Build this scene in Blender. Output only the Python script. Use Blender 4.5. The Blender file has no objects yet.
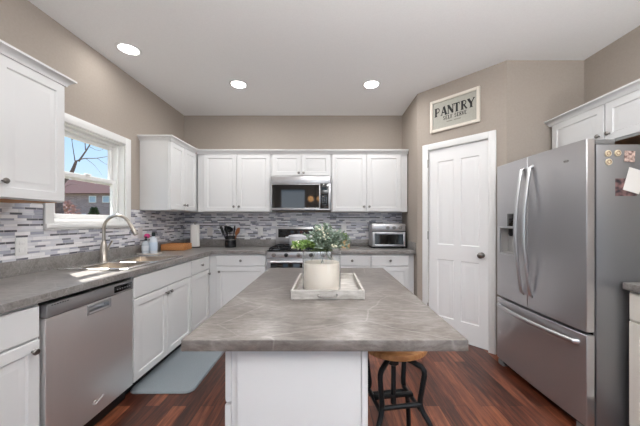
import bpy, bmesh, math, random
from mathutils import Vector, Matrix
random.seed(7)
PI = math.pi
scene = bpy.context.scene
C = scene.collection

# ------------------------------------------------------------------ camera, world, sun, exposure
cam_d = bpy.data.cameras.new('camera'); cam = bpy.data.objects.new('camera', cam_d); C.objects.link(cam)
cam.location = (0, 0, 1.255); cam.rotation_euler = (PI/2, 0, 0)
cam_d.sensor_width = 36; cam_d.lens = 280/640*36
cam_d.shift_x = -7/640; cam_d.shift_y = 8/640; cam_d.clip_start = 0.02
scene.camera = cam
vs = scene.view_settings
vs.view_transform = 'Standard'; vs.look = 'None'; vs.gamma = 1; vs.use_curve_mapping = False
vs.exposure = 0.2

def lin(c):
    return tuple(((v/255)/12.92 if v/255 <= .04045 else (((v/255)+.055)/1.055)**2.4) for v in c)

world = bpy.data.worlds.new('sky'); scene.world = world; world.use_nodes = True
wn = world.node_tree.nodes; wl = world.node_tree.links
tc = wn.new('ShaderNodeTexCoord'); sep = wn.new('ShaderNodeSeparateXYZ'); ramp = wn.new('ShaderNodeValToRGB')
wl.new(tc.outputs['Generated'], sep.inputs[0]); wl.new(sep.outputs['Z'], ramp.inputs[0])
ramp.color_ramp.elements[0].position = 0.0; ramp.color_ramp.elements[0].color = (*lin((190, 208, 224)), 1)
ramp.color_ramp.elements[1].position = 0.45; ramp.color_ramp.elements[1].color = (*lin((112, 168, 218)), 1)
bg = wn['Background']; wl.new(ramp.outputs[0], bg.inputs[0]); bg.inputs[1].default_value = 1.4

sd = bpy.data.lights.new('sun', 'SUN'); sun = bpy.data.objects.new('sun', sd); C.objects.link(sun)
sd.energy = 12.0; sd.angle = 0.009; sd.color = (1, .95, .88)
sun.location = (-8, 6, 9)
sun.rotation_euler = Vector((.8, -.6, -1)).to_track_quat('-Z', 'Y').to_euler()

def area(name, loc, direction, sx, sy, power, color=(1, 1, 1)):
    d = bpy.data.lights.new(name, 'AREA'); o = bpy.data.objects.new(name, d); C.objects.link(o)
    d.shape = 'RECTANGLE'; d.size = sx; d.size_y = sy; d.energy = power; d.color = color
    o.location = loc; o.rotation_euler = Vector(direction).to_track_quat('-Z', 'Y').to_euler()
    return o
# daylight entering by the three tall windows in the wall behind the camera
REAR_Y = -3.6
REAR_WIN = [(-1.75, -.85), (-.3, .6), (1.1, 2.0)]
for a, b in REAR_WIN:
    area('daylight', ((a+b)/2, REAR_Y+.02, 1.35), (0, 1, 0.12), b-a, 2.1, 4, (.96, .98, 1))

# bare openings added in both side walls behind the camera for sky fill
SIDE_R, SIDE_L = (-2.5, -.5, .05, 2.15), (-2.5, -.7, .6, 2.15)

# ------------------------------------------------------------------ materials
MATS = {}
def mat(name, col, rough=.5, metal=0, spec=.5, **kw):
    m = bpy.data.materials.new(name); m.use_nodes = True
    b = m.node_tree.nodes['Principled BSDF']
    b.inputs['Base Color'].default_value = (*lin(col), 1)
    b.inputs['Roughness'].default_value = rough; b.inputs['Metallic'].default_value = metal
    b.inputs['Specular IOR Level'].default_value = spec
    for k, v in kw.items(): b.inputs[k].default_value = v
    MATS[name] = m
    return m
class NT:
    def __init__(s, m): s.t = m.node_tree; s.n = s.t.nodes; s.l = s.t.links; s.b = s.n['Principled BSDF']
    def new(s, typ, **kw):
        n = s.n.new(typ)
        for k, v in kw.items(): setattr(n, k, v)
        return n
    def link(s, a, b): s.l.new(a, b)
    def math(s, op, a, b=None, c=None):
        n = s.new('ShaderNodeMath', operation=op)
        for i, v in enumerate((a, b, c)):
            if v is None: continue
            if isinstance(v, (int, float)): n.inputs[i].default_value = v
            else: s.link(v, n.inputs[i])
        return n.outputs[0]
    def pos(s): return s.new('ShaderNodeNewGeometry').outputs['Position']
    def comb(s, x, y, z=0):
        n = s.new('ShaderNodeCombineXYZ')
        for i, v in enumerate((x, y, z)):
            if isinstance(v, (int, float)): n.inputs[i].default_value = v
            else: s.link(v, n.inputs[i])
        return n.outputs[0]
    def sep(s, v):
        n = s.new('ShaderNodeSeparateXYZ'); s.link(v, n.inputs[0]); return n.outputs
    def noise(s, vec, scale, detail=3, rough=.5, dist=0):
        n = s.new('ShaderNodeTexNoise'); s.link(vec, n.inputs['Vector'])
        n.inputs['Scale'].default_value = scale; n.inputs['Detail'].default_value = detail
        n.inputs['Roughness'].default_value = rough; n.inputs['Distortion'].default_value = dist
        return n.outputs['Fac']
    def ramp(s, fac, stops, interp='LINEAR'):
        n = s.new('ShaderNodeValToRGB'); s.link(fac, n.inputs[0]); r = n.color_ramp; r.interpolation = interp
        while len(r.elements) < len(stops): r.elements.new(.5)
        for e, (p, c) in zip(r.elements, stops): e.position = p; e.color = (*lin(c), 1)
        return n.outputs[0]
    def mix(s, fac, a, b, blend='MIX'):
        n = s.new('ShaderNodeMix', data_type='RGBA', blend_type=blend)
        for sock, v in ((n.inputs[0], fac), (n.inputs[6], a), (n.inputs[7], b)):
            if isinstance(v, (int, float)): sock.default_value = v
            elif isinstance(v, tuple): sock.default_value = (*v, 1)
            else: s.link(v, sock)
        return n.outputs[2]
    def bump(s, h, strength=.1, dist=.01):
        n = s.new('ShaderNodeBump'); n.inputs['Strength'].default_value = strength; n.inputs['Distance'].default_value = dist
        s.link(h, n.inputs['Height']); s.link(n.outputs[0], s.b.inputs['Normal'])

def mottled(name, c1, c2, scale, rough=.5, metal=0, stretch=(1, 1, 1), bump=0, spec=.5, detail=4):
    m = mat(name, c1, rough, metal, spec); t = NT(m)
    mp = t.new('ShaderNodeMapping'); mp.inputs['Scale'].default_value = stretch
    t.link(t.pos(), mp.inputs[0])
    f = t.noise(mp.outputs[0], scale, detail)
    t.link(t.ramp(f, [(.3, c1), (.7, c2)]), t.b.inputs['Base Color'])
    if bump: t.bump(f, bump)
    return m

wall_m = mottled('wall_paint', (170, 160, 150), (174, 164, 154), 60, .85, bump=.03, spec=.2)
ceil_m = mottled('ceiling_paint', (241, 241, 241), (245, 245, 245), 90, .9, bump=.15, spec=.1)
white_m = mat('cabinet_white', (222, 222, 222), .35)
trim_m = mat('trim_white', (236, 236, 235), .35)
door_m = mat('door_white', (242, 242, 242), .4)
cream_m = mat('cabinet_cream', (236, 231, 220), .4)
raw_m = mottled('raw_wood', (176, 120, 66), (196, 142, 84), 8, .6, stretch=(1, 12, 1))
darkraw_m = mottled('brown_wood', (110, 74, 44), (132, 92, 56), 8, .6, stretch=(1, 12, 1))
nickel_m = mat('brushed_nickel', (176, 172, 166), .3, 1)
knob_m = mat('knob_metal', (138, 134, 130), .3, 1)
faucet_m = mat('faucet_nickel', (190, 182, 172), .32, 1)
sink_m = mat('sink_steel', (226, 225, 223), .2, .9)
bowl_m = mat('sink_bowl_steel', (176, 166, 154), .28, 1)  # darker tan than the rim, standing in for the wall reflected in it
black_m = mat('black_plastic', (18, 18, 19), .4)
blackg_m = mat('black_glass', (10, 10, 11), .06, spec=.6)
iron_m = mat('black_iron', (40, 42, 44), .45, .6)
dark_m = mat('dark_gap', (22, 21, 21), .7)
tape_m = mat('grey_plastic', (120, 120, 120), .5)
mat_m = mottled('mat_rubber', (132, 140, 145), (142, 150, 155), 200, .75, bump=.1, spec=.3)
plate_m = mat('outlet_white', (228, 227, 226), .4)
tan_m = mat('outlet_pale', (206, 200, 198), .4)
pot_m = mat('white_enamel', (226, 228, 232), .25)
wax_m = mat('candle_wax', (255, 243, 230), .55)
paper_m = mat('paper_white', (236, 234, 230), .9, spec=.1)
emit_m = mat('lamp_diffuser', (255, 255, 255), .5)
emit_m.node_tree.nodes['Principled BSDF'].inputs['Emission Color'].default_value = (1, .98, .95, 1)
emit_m.node_tree.nodes['Principled BSDF'].inputs['Emission Strength'].default_value = 4
warm_m = mat('warm_globe', (255, 210, 150), .5)
warm_m.node_tree.nodes['Principled BSDF'].inputs['Emission Color'].default_value = (1, .5, .2, 1)
warm_m.node_tree.nodes['Principled BSDF'].inputs['Emission Strength'].default_value = 3

def steel(name, col, rough, stretch=(40, 40, 1)):
    m = mat(name, col, rough, .84); t = NT(m)
    mp = t.new('ShaderNodeMapping'); mp.inputs['Scale'].default_value = stretch
    t.link(t.pos(), mp.inputs[0])
    f = t.noise(mp.outputs[0], 6, 2)
    a = t.math('MULTIPLY_ADD', f, .012, rough-.006); t.link(a, t.b.inputs['Roughness'])
    return m
steel_m = steel('stainless_steel', (192, 191, 193), .28)
dwsteel_m = steel('dishwasher_steel', (242, 240, 239), .33)
steelh_m = mat('steel_handle', (205, 206, 208), .32, 1)
fridgeside_m = mat('fridge_side_grey', (138, 139, 142), .35, .7)

# glass: clear with fresnel gloss
def glass(name, tint=(255, 255, 255), gloss=1.0):
    m = bpy.data.materials.new(name); m.use_nodes = True; n = m.node_tree.nodes; l = m.node_tree.links
    n.clear(); o = n.new('ShaderNodeOutputMaterial'); mx = n.new('ShaderNodeMixShader')
    tr = n.new('ShaderNodeBsdfTransparent'); tr.inputs[0].default_value = (*lin(tint), 1)
    gl = n.new('ShaderNodeBsdfGlossy'); gl.inputs['Roughness'].default_value = .03
    fr = n.new('ShaderNodeFresnel'); fr.inputs[0].default_value = 1.45
    mu = n.new('ShaderNodeMath'); mu.operation = 'MULTIPLY'; mu.inputs[1].default_value = gloss
    ge = n.new('ShaderNodeNewGeometry'); fm = n.new('ShaderNodeMath'); fm.operation = 'SUBTRACT'; fm.inputs[0].default_value = 1
    l.new(ge.outputs['Backfacing'], fm.inputs[1]); m2 = n.new('ShaderNodeMath'); m2.operation = 'MULTIPLY'
    l.new(fr.outputs[0], mu.inputs[0]); l.new(mu.outputs[0], m2.inputs[0]); l.new(fm.outputs[0], m2.inputs[1]); l.new(m2.outputs[0], mx.inputs[0])
    l.new(tr.outputs[0], mx.inputs[1]); l.new(gl.outputs[0], mx.inputs[2]); l.new(mx.outputs[0], o.inputs[0])
    MATS[name] = m; return m
pane_m = glass('window_glass', gloss=.3); vase_m = glass('vase_glass', (254, 255, 255), 2.2)

# floor: dark red-brown planks running away from the camera
floor_m = mat('plank_floor', (70, 36, 24), .28); t = NT(floor_m)
p = t.sep(t.pos())
br = t.new('ShaderNodeTexBrick'); t.link(t.comb(p[1], p[0]), br.inputs['Vector'])
br.inputs['Scale'].default_value = 1; br.inputs['Brick Width'].default_value = .95; br.inputs['Row Height'].default_value = .095
br.inputs['Mortar Size'].default_value = .0012; br.inputs['Mortar Smooth'].default_value = .2; br.offset = .37
br.inputs['Color1'].default_value = (0, 0, 0, 1); br.inputs['Color2'].default_value = (1, 1, 1, 1); br.inputs['Mortar'].default_value = (.3, .3, .3, 1)
f1 = t.noise(t.comb(t.math('MULTIPLY', p[1], 2.2), t.math('MULTIPLY', p[0], 26)), 1.6, 6, .62, .5)
mixf = t.math('MULTIPLY_ADD', br.outputs['Color'], .30, t.math('MULTIPLY', f1, .85))
col = t.ramp(mixf, [(.27, (30, 15, 11)), (.45, (68, 34, 24)), (.6, (104, 56, 38)), (.8, (152, 92, 64))])
col = t.mix(br.outputs['Fac'], col, lin((24, 12, 9)))
t.link(col, t.b.inputs['Base Color']); t.bump(t.math('SUBTRACT', f1, br.outputs['Fac']), .12, .004)

# grey-brown stone-look laminate
def laminate(name, lo, mid, hi, vein, rough):
    m = mat(name, mid, rough); t = NT(m); P = t.pos()
    warp = t.new('ShaderNodeTexNoise'); t.link(P, warp.inputs['Vector']); warp.inputs['Scale'].default_value = 3.5; warp.inputs['Detail'].default_value = 5
    sc = t.new('ShaderNodeVectorMath', operation='SCALE'); t.link(warp.outputs['Color'], sc.inputs[0]); sc.inputs['Scale'].default_value = .10
    ad = t.new('ShaderNodeVectorMath', operation='ADD'); t.link(P, ad.inputs[0]); t.link(sc.outputs[0], ad.inputs[1])
    mp = t.new('ShaderNodeMapping'); mp.inputs['Rotation'].default_value = (0, 0, .7); mp.inputs['Scale'].default_value = (1, 1.7, 1); t.link(ad.outputs[0], mp.inputs[0])
    f0 = t.noise(mp.outputs[0], 5, 8, .7)
    mp2 = t.new('ShaderNodeMapping'); mp2.inputs['Rotation'].default_value = (0, 0, .35); mp2.inputs['Scale'].default_value = (1, 3.5, 3.5); t.link(ad.outputs[0], mp2.inputs[0])
    f = t.math('MULTIPLY_ADD', t.noise(mp2.outputs[0], 22, 6, .7), .55, t.math('MULTIPLY', f0, .5))
    col = t.ramp(f, [(.36, lo), (.52, mid), (.70, hi)])
    v = t.new('ShaderNodeTexVoronoi', feature='DISTANCE_TO_EDGE'); t.link(mp.outputs[0], v.inputs['Vector']); v.inputs['Scale'].default_value = 2.0
    vm = t.ramp(v.outputs['Distance'], [(0, (205, 205, 205)), (.010, (0, 0, 0))])
    patch = t.noise(P, 2.2, 2)
    k = t.math('MULTIPLY', vm, t.math('MULTIPLY', patch, 1.1))
    col = t.mix(k, col, lin(vein)); t.link(col, t.b.inputs['Base Color'])
    return m
lam_m = laminate('stone_laminate', (104, 99, 96), (134, 130, 127), (162, 158, 155), (176, 171, 167), .3)
isl_m = laminate('island_laminate', (86, 79, 75), (117, 110, 105), (148, 142, 138), (180, 175, 170), .34)  # same laminate as the worktops, darkened to offset stronger lamp light here

# linear mosaic tile
tile_m = mat('mosaic_tile', (170, 170, 175), .25); t = NT(tile_m); p = t.sep(t.pos())
U = t.math('ADD', p[0], p[1]); V = p[2]
def wn2(a, b, off):
    n = t.new('ShaderNodeTexWhiteNoise', noise_dimensions='3D'); t.link(t.comb(a, b, off), n.inputs['Vector']); return n.outputs['Value']
PER, THIN = .037, .0145
vp = t.math('DIVIDE', V, PER); row = t.math('FLOOR', vp); fz = t.math('MULTIPLY', t.math('FRACT', vp), PER)
thin = t.math('LESS_THAN', fz, THIN)
def course(L, seed):
    ur = t.math('ADD', t.math('DIVIDE', U, L), t.math('MULTIPLY', wn2(row, row, seed), 7)); idx = t.math('FLOOR', ur); fu = t.math('FRACT', ur)
    return wn2(row, idx, seed+3), t.math('LESS_THAN', t.math('MULTIPLY', t.math('MINIMUM', fu, t.math('SUBTRACT', 1, fu)), L), .001)
rb, gb = course(.092, 1.0)
rs, gs = course(.074, 5.0)
cb = t.ramp(rb, [(0, (238, 236, 238)), (.38, (220, 219, 224)), (.62, (196, 197, 208)), (.8, (158, 159, 174)), (.92, (126, 126, 140))], 'CONSTANT')
cs = t.ramp(rs, [(0, (236, 234, 236)), (.25, (206, 206, 214)), (.42, (158, 159, 174)), (.56, (108, 107, 118)), (.72, (66, 64, 72)), (.9, (50, 48, 54))], 'CONSTANT')
col = t.mix(thin, cb, cs); gu = t.math('ADD', t.math('MULTIPLY', thin, gs), t.math('MULTIPLY', t.math('SUBTRACT', 1, thin), gb))
ge_ = t.math('MINIMUM', t.math('MINIMUM', fz, t.math('ABSOLUTE', t.math('SUBTRACT', fz, THIN))), t.math('SUBTRACT', PER, fz))
g = t.math('MAXIMUM', gu, t.math('LESS_THAN', ge_, .0009))
streak = t.noise(t.comb(t.math('MULTIPLY', U, 14), t.math('MULTIPLY', V, 90)), 1, 3)
col = t.mix(.16, col, t.ramp(streak, [(.35, (160, 160, 170)), (.65, (238, 238, 242))]))
col = t.mix(g, col, lin((204, 202, 202))); t.link(col, t.b.inputs['Base Color'])
t.link(t.math('MULTIPLY_ADD', g, .5, .22), t.b.inputs['Roughness'])

# woven basket, whitewashed wood, seat wood
wick_m = mat('wicker', (178, 112, 58), .6); t = NT(wick_m); p = t.sep(t.pos())
w1 = t.math('SINE', t.math('MULTIPLY', t.math('ADD', p[0], p[1]), 420)); w2 = t.math('SINE', t.math('MULTIPLY', p[2], 520))
wv = t.math('MULTIPLY_ADD', t.math('MULTIPLY', w1, w2), .5, .5)
t.link(t.ramp(wv, [(.1, (140, 84, 44)), (.8, (222, 158, 98))]), t.b.inputs['Base Color']); t.bump(wv, .5, .004)
wash_m = mottled('whitewashed_wood', (158, 152, 145), (212, 208, 203), 14, .6, stretch=(1, 6, 3), bump=.1)
seat_m = mottled('seat_wood', (150, 98, 56), (196, 142, 90), 7, .45, stretch=(2, 14, 2), bump=.05)
boxw_m = mottled('pale_wood', (196, 158, 112), (214, 178, 132), 20, .6)
spoonw_m = mottled('spoon_wood', (150, 92, 56), (176, 116, 76), 20, .6)

# ------------------------------------------------------------------ mesh helpers
def NB(): return bmesh.new()
def box(bm, x0, x1, y0, y1, z0, z1, bev=0.0, seg=2):
    r = bmesh.ops.create_cube(bm, size=1)
    vv = r['verts']
    for v in vv: v.co = Vector((x0+(v.co.x+.5)*(x1-x0), y0+(v.co.y+.5)*(y1-y0), z0+(v.co.z+.5)*(z1-z0)))
    if bev:
        ed = list({e for v in vv for e in v.link_edges})
        bmesh.ops.bevel(bm, geom=ed, offset=bev, segments=seg, profile=.5, affect='EDGES')
    return bm
def lathe(bm, prof, seg=24, M=None):
    rings = []
    M = M or Matrix()
    for r, z in prof:
        if r < 1e-5: rings.append([bm.verts.new(M @ Vector((0, 0, z)))])
        else: rings.append([bm.verts.new(M @ Vector((r*math.cos(2*PI*i/seg), r*math.sin(2*PI*i/seg), z))) for i in range(seg)])
    for a, b in zip(rings, rings[1:]):
        for i in range(seg):
            j = (i+1) % seg
            if len(a) == 1 and len(b) == 1: continue
            if len(a) == 1: bm.faces.new((a[0], b[i], b[j]))
            elif len(b) == 1: bm.faces.new((a[i], b[0], a[j]))
            else: bm.faces.new((a[i], b[i], b[j], a[j]))
    if len(rings[0]) > 1: bm.faces.new(rings[0])
    if len(rings[-1]) > 1: bm.faces.new(list(reversed(rings[-1])))
    return bm
def tube(bm, pts, r, seg=10, sx=1.0, up=None):
    pts = [Vector(q) for q in pts]; n = len(pts)
    rs = r if isinstance(r, (list, tuple)) else [r]*n
    tang = [(pts[min(i+1, n-1)]-pts[max(i-1, 0)]).normalized() for i in range(n)]
    u = Vector(up) if up else (Vector((0, 0, 1)) if abs(tang[0].z) < .9 else Vector((1, 0, 0)))
    rings = []
    for i in range(n):
        u = (u - tang[i]*u.dot(tang[i])).normalized(); w = tang[i].cross(u)
        rings.append([bm.verts.new(pts[i] + (u*math.cos(2*PI*k/seg) + w*math.sin(2*PI*k/seg)*sx)*rs[i]) for k in range(seg)])
    for a, b in zip(rings, rings[1:]):
        for i in range(seg): j = (i+1) % seg; bm.faces.new((a[i], a[j], b[j], b[i]))
    bm.faces.new(list(reversed(rings[0]))); bm.faces.new(rings[-1])
    return bm
def smoothpts(pts, k=6):
    P = [Vector(q) for q in pts]; out = []
    for i in range(len(P)-1):
        p0 = P[max(i-1, 0)]; p1 = P[i]; p2 = P[i+1]; p3 = P[min(i+2, len(P)-1)]
        for s in range(k):
            t = s/k
            out.append(.5*((2*p1)+(p2-p0)*t+(2*p0-5*p1+4*p2-p3)*t*t+(3*p1-p0-3*p2+p3)*t**3))
    out.append(P[-1]); return out
def loops(bm, x0, x1, z0, z1, prof, y, closed_back=True):
    """concentric rectangles in the xz plane; prof = [(inset, out)], out = distance towards -y"""
    prev = None
    for ins, o in prof:
        cur = [bm.verts.new((a, y-o, b)) for a, b in ((x0+ins, z0+ins), (x1-ins, z0+ins), (x1-ins, z1-ins), (x0+ins, z1-ins))]
        if prev:
            for i in range(4): j = (i+1) % 4; bm.faces.new((prev[i], prev[j], cur[j], cur[i]))
        elif closed_back: bm.faces.new(list(reversed(cur)))
        prev = cur
    bm.faces.new(prev); return bm
def gridslab(bm, us, vs_, keep, f, b):
    """f(u,v), b(u,v) -> points of the front / back of a slab made of the kept cells"""
    fv, bv = {}, {}
    def g(d, fn, i, j):
        if (i, j) not in d: d[i, j] = bm.verts.new(fn(us[i], vs_[j]))
        return d[i, j]
    K = {(i, j) for i in range(len(us)-1) for j in range(len(vs_)-1) if keep((us[i]+us[i+1])/2, (vs_[j]+vs_[j+1])/2)}
    for i, j in K:
        q = ((i, j), (i+1, j), (i+1, j+1), (i, j+1))
        bm.faces.new([g(fv, f, *c) for c in q]); bm.faces.new([g(bv, b, *c) for c in reversed(q)])
        for (di, dj), (s, e) in (((0, -1), (0, 1)), ((1, 0), (1, 2)), ((0, 1), (2, 3)), ((-1, 0), (3, 0))):
            if (i+di, j+dj) not in K:
                bm.faces.new([g(fv, f, *q[e]), g(fv, f, *q[s]), g(bv, b, *q[s]), g(bv, b, *q[e])])
    return bm
def obj(name, bm, m, parent=None, smooth=35, bevel=0):
    bmesh.ops.recalc_face_normals(bm, faces=bm.faces)
    me = bpy.data.meshes.new(name); bm.to_mesh(me); bm.free()
    me.materials.append(m)
    if smooth:
        me.polygons.foreach_set('use_smooth', [True]*len(me.polygons)); me.set_sharp_from_angle(angle=math.radians(smooth))
    o = bpy.data.objects.new(name, me); C.objects.link(o)
    if parent: o.parent = parent
    if bevel:
        md = o.modifiers.new('edge', 'BEVEL'); md.width = bevel; md.segments = 2; md.limit_method = 'ANGLE'
    return o
def thing(name, label, cat, loc=(0, 0, 0), rz=0, group=None):
    o = bpy.data.objects.new(name, None); C.objects.link(o); o.empty_display_size = .05
    o.location = loc; o.rotation_euler = (0, 0, rz); o['label'] = label; o['category'] = cat; o['kind'] = 'thing'
    if group: o['group'] = group
    return o
def tag(o, label, cat, loc=None, rz=0, group=None):
    o['label'] = label; o['category'] = cat; o['kind'] = 'thing'
    if loc: o.location = loc; o.rotation_euler = (0, 0, rz)
    if group: o['group'] = group
    return o
def struct(name, bm, m, parent=None, loc=None, rz=0, label=None, smooth=35, cat=None):
    o = obj(name, bm, m, parent, smooth)
    if not parent:
        o['kind'] = 'structure'; o['label'] = label; o['category'] = cat or name.split('_')[0]
    if loc: o.location = loc
    o.rotation_euler = (0, 0, rz)
    return o
def ROOTS(name, label, loc, rz=0):
    o = bpy.data.objects.new(name, None); C.objects.link(o); o.location = loc; o.rotation_euler = (0, 0, rz)
    o['kind'] = 'structure'; o['label'] = label; o['category'] = name.split('_')[0]; return o
def knob_bm(x, y, z, s=1.0):
    M = Matrix.Translation((x, y, z)) @ Matrix.Rotation(PI/2, 4, 'X')
    return lathe(NB(), [(.006*s, 0), (.005*s, .012*s), (.006*s, .015*s), (.0145*s, .019*s), (.0155*s, .023*s), (.012*s, .028*s), (0, .03*s)], 16, M)

# ------------------------------------------------------------------ room shell
XL, XR, XB, YB, H = -2.0, 2.36, 1.05, 3.92, 2.73
A = Vector((1.05, 3.25)); B = Vector((1.65, 2.57)); AL = (B-A).length; AT = math.atan2(B.y-A.y, B.x-A.x)
def wall(name, loc, rz, us, zs, keep, label, thick=.12):
    return struct(name, gridslab(NB(), us, zs, keep, lambda u, v: (u, 0, v), lambda u, v: (u, thick, v)), wall_m, loc=loc, rz=rz, label=label, smooth=0)
struct('floor', box(NB(), XL-.12, XR+.12, REAR_Y-.1, YB+.12, -.1, 0), floor_m, label='dark red-brown plank floor of the kitchen')
struct('ceiling', box(NB(), XL-.12, XR+.12, REAR_Y-.1, YB+.12, H, H+.1), ceil_m, label='smooth light grey ceiling with recessed lights')
WY0, WY1, WZ0, WZ1 = 2.04, 2.765, 1.235, 2.01       # window opening (casing inner edge)
wy = lambda y: y-REAR_Y
wall('wall_left', (XL, REAR_Y, 0), PI/2, [0, wy(SIDE_L[0]), wy(SIDE_L[1]), wy(WY0), wy(WY1), wy(YB+.12)], [0, SIDE_L[2], WZ0, WZ1, SIDE_L[3], H],
     lambda u, v: not (wy(WY0) < u < wy(WY1) and WZ0 < v < WZ1) and not (wy(SIDE_L[0]) < u < wy(SIDE_L[1]) and SIDE_L[2] < v < SIDE_L[3]), 'taupe wall with the window over the sink')
wall('wall_back', (XL, YB, 0), 0, [0, XB-XL], [0, H], lambda u, v: True, 'taupe wall behind the range and microwave')
wall('wall_return', (XB, YB, 0), -PI/2, [0, YB-A.y], [0, H], lambda u, v: True, 'short taupe wall between worktop end and pantry corner', .06)
DX0, DX1, DZ = .138, .754, 2.045
wall('wall_pantry', (A.x, A.y, 0), AT, [0, DX0, DX1, AL], [0, DZ, H], lambda u, v: not (DX0 < u < DX1 and v < DZ), 'angled taupe wall holding the pantry door', .1)
wall('wall_alcove', (B.x, B.y, 0), 0, [0, XR-B.x], [0, H], lambda u, v: True, 'short taupe wall beside and behind the refrigerator', .1)
wall('wall_right', (XR, B.y+.1, 0), -PI/2, [0, B.y+.1-SIDE_R[1], B.y+.1-SIDE_R[0], B.y+.1-REAR_Y], [0, SIDE_R[2], SIDE_R[3], H],
     lambda u, v: not (B.y+.1-SIDE_R[1] < u < B.y+.1-SIDE_R[0] and SIDE_R[2] < v < SIDE_R[3]), 'taupe wall behind refrigerator')
rx = [0]+[e-XL for w in REAR_WIN for e in w]+[XR-XL]
struct('wall_rear', gridslab(NB(), rx, [0, .25, 2.45, H], lambda u, v: not (.25 < v < 2.45 and any(a < u+XL < b for a, b in REAR_WIN)),
       lambda u, v: (u, 0, v), lambda u, v: (u, -.12, v)), wall_m, loc=(XL, REAR_Y, 0), label='wall with tall windows behind the viewer', smooth=0)

# mosaic tile on the left and back walls, with the plank of wall under the window
TZ0, TZ1 = 1.0, 1.374
tl = [0, .5, 1.97-.4, 2.84-.4, YB-.4]
struct('wall_left_tile', gridslab(NB(), [.4, 1.965, 2.835, YB-.008], [TZ0, 1.19, TZ1], lambda u, v: not (1.965 < u < 2.835 and v > 1.19),
       lambda u, v: (u, -.008, v), lambda u, v: (u, 0, v)), tile_m, loc=(XL, 0, 0), rz=PI/2, label='grey and white linear mosaic tile under the window wall cabinets', smooth=0)
struct('wall_back_tile', box(NB(), XL+.008, XB-.001, YB-.008, YB, TZ0, TZ1), tile_m, label='grey and white linear mosaic tile behind the range', smooth=0)

# window: casing, stool, frame, two sashes
W = ROOTS('window_1', 'white double-hung window over the sink', (XL, 0, 0), PI/2)
def frame_bm(u0, u1, v0, v1, t, y0, y1, bev=.003, bottom=None):
    bm = NB(); bt = t if bottom is None else bottom
    box(bm, u0, u0+t, y0, y1, v0, v1, bev); box(bm, u1-t, u1, y0, y1, v0, v1, bev)
    box(bm, u0+t, u1-t, y0, y1, v1-t, v1, bev)
    if bt: box(bm, u0+t, u1-t, y0, y1, v0, v0+bt, bev)
    return bm
obj('casing', frame_bm(1.97, 2.83, 1.19, 2.075, .066, -.02, -.001), trim_m, W)
obj('sill', box(NB(), 1.965, 2.835, -.035, -.0005, 1.205, 1.235, .004), trim_m, W)
obj('jamb', frame_bm(WY0, WY1, WZ0, WZ1, .012, 0, .12, .001), trim_m, W)
obj('window_frame', frame_bm(WY0+.012, WY1-.012, WZ0+.012, WZ1-.012, .028, .045, .115), trim_m, W)
us = obj('sash', frame_bm(WY0+.04, WY1-.04, 1.598, WZ1-.04, .036, .085, .11, bottom=.054), trim_m, W)
obj('pane', box(NB(), WY0+.076, WY1-.076, .095, .099, 1.652, WZ1-.076), pane_m, us)
ls = obj('sash', frame_bm(WY0+.04, WY1-.04, WZ0+.04, 1.645, .036, .055, .082), trim_m, W)
obj('pane', box(NB(), WY0+.076, WY1-.076, .066, .070, WZ0+.076, 1.609), pane_m, ls)
obj('latch', box(NB(), 2.38, 2.43, .04, .07, 1.645, 1.66, .004), trim_m, W)
# unseen eave added outside, its edge placed to trim the sun patch
struct('roof_soffit', box(NB(), -2.667, -2.12, -3, 5, 2.50, 2.62), trim_m, label='unseen white eave outside, shaped to trim the sun through the window')

# pantry door
D = ROOTS('door_1', 'white four-panel pantry door set in the angled wall', (A.x, A.y, 0), AT)
def panel_door(w0, w1, z1):
    xs = [w0, w0+.095, w0+.275, w0+.345, w0+.525, w1]; zs = [.008, .215, .84, 1.0, 1.905, z1]
    bm = NB()
    for i in range(5):
        for j in range(5):
            a, b, c, d = xs[i], xs[i+1], zs[j], zs[j+1]
            if i in (1, 3) and j in (1, 3):
                loops(bm, a, b, c, d, [(0, 0), (.008, -.008), (.016, -.008), (.045, -.001), (.05, -.001)], .012, False)
            else:
                bm.faces.new([bm.verts.new((x, .012, z)) for x, z in ((a, c), (b, c), (b, d), (a, d))])
    q = [bm.verts.new((x, .047, z)) for x, z in ((w0, .008), (w1, .008), (w1, z1), (w0, z1))]; bm.faces.new(list(reversed(q)))
    fr = [bm.verts.new((x, .012, z)) for x, z in ((w0, .008), (w1, .008), (w1, z1), (w0, z1))]
    for i in range(4): j = (i+1) % 4; bm.faces.new((fr[i], q[i], q[j], fr[j]))
    bmesh.ops.remove_doubles(bm, verts=bm.verts, dist=1e-5)
    return bm
slab = obj('door_slab', panel_door(DX0+.003, DX1-.003, 2.04), door_m, D)
bm = frame_bm(DX0-.068, DX1+.068, 0, DZ+.066, .066, -.018, -.0005, .004, 0)
obj('casing', bm, trim_m, D)
obj('door_jamb', frame_bm(DX0-.001, DX1+.001, 0, DZ+.001, .002, 0, .1, 0, 0), trim_m, D)
M = Matrix.Translation((DX1-.062, .012, .92)) @ Matrix.Rotation(PI/2, 4, 'X')
obj('door_knob', lathe(NB(), [(.028, 0), (.028, .006), (.012, .01), (.011, .03), (.024, .036), (.029, .048), (.025, .06), (.012, .066), (0, .067)], 24, M), knob_m, slab)
for z in (.25, 1.05, 1.85):
    obj('hinge', lathe(NB(), [(.006, 0), (.006, .09)], 10, Matrix.Translation((DX0-.001, -.012, z))), knob_m, D)
struct('baseboard_pantry', box(NB(), .001, DX0-.07, -.014, -.0005, 0, .085, .004), trim_m, loc=(A.x, A.y, 0), rz=AT, label='white baseboard left of the pantry door')

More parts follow.
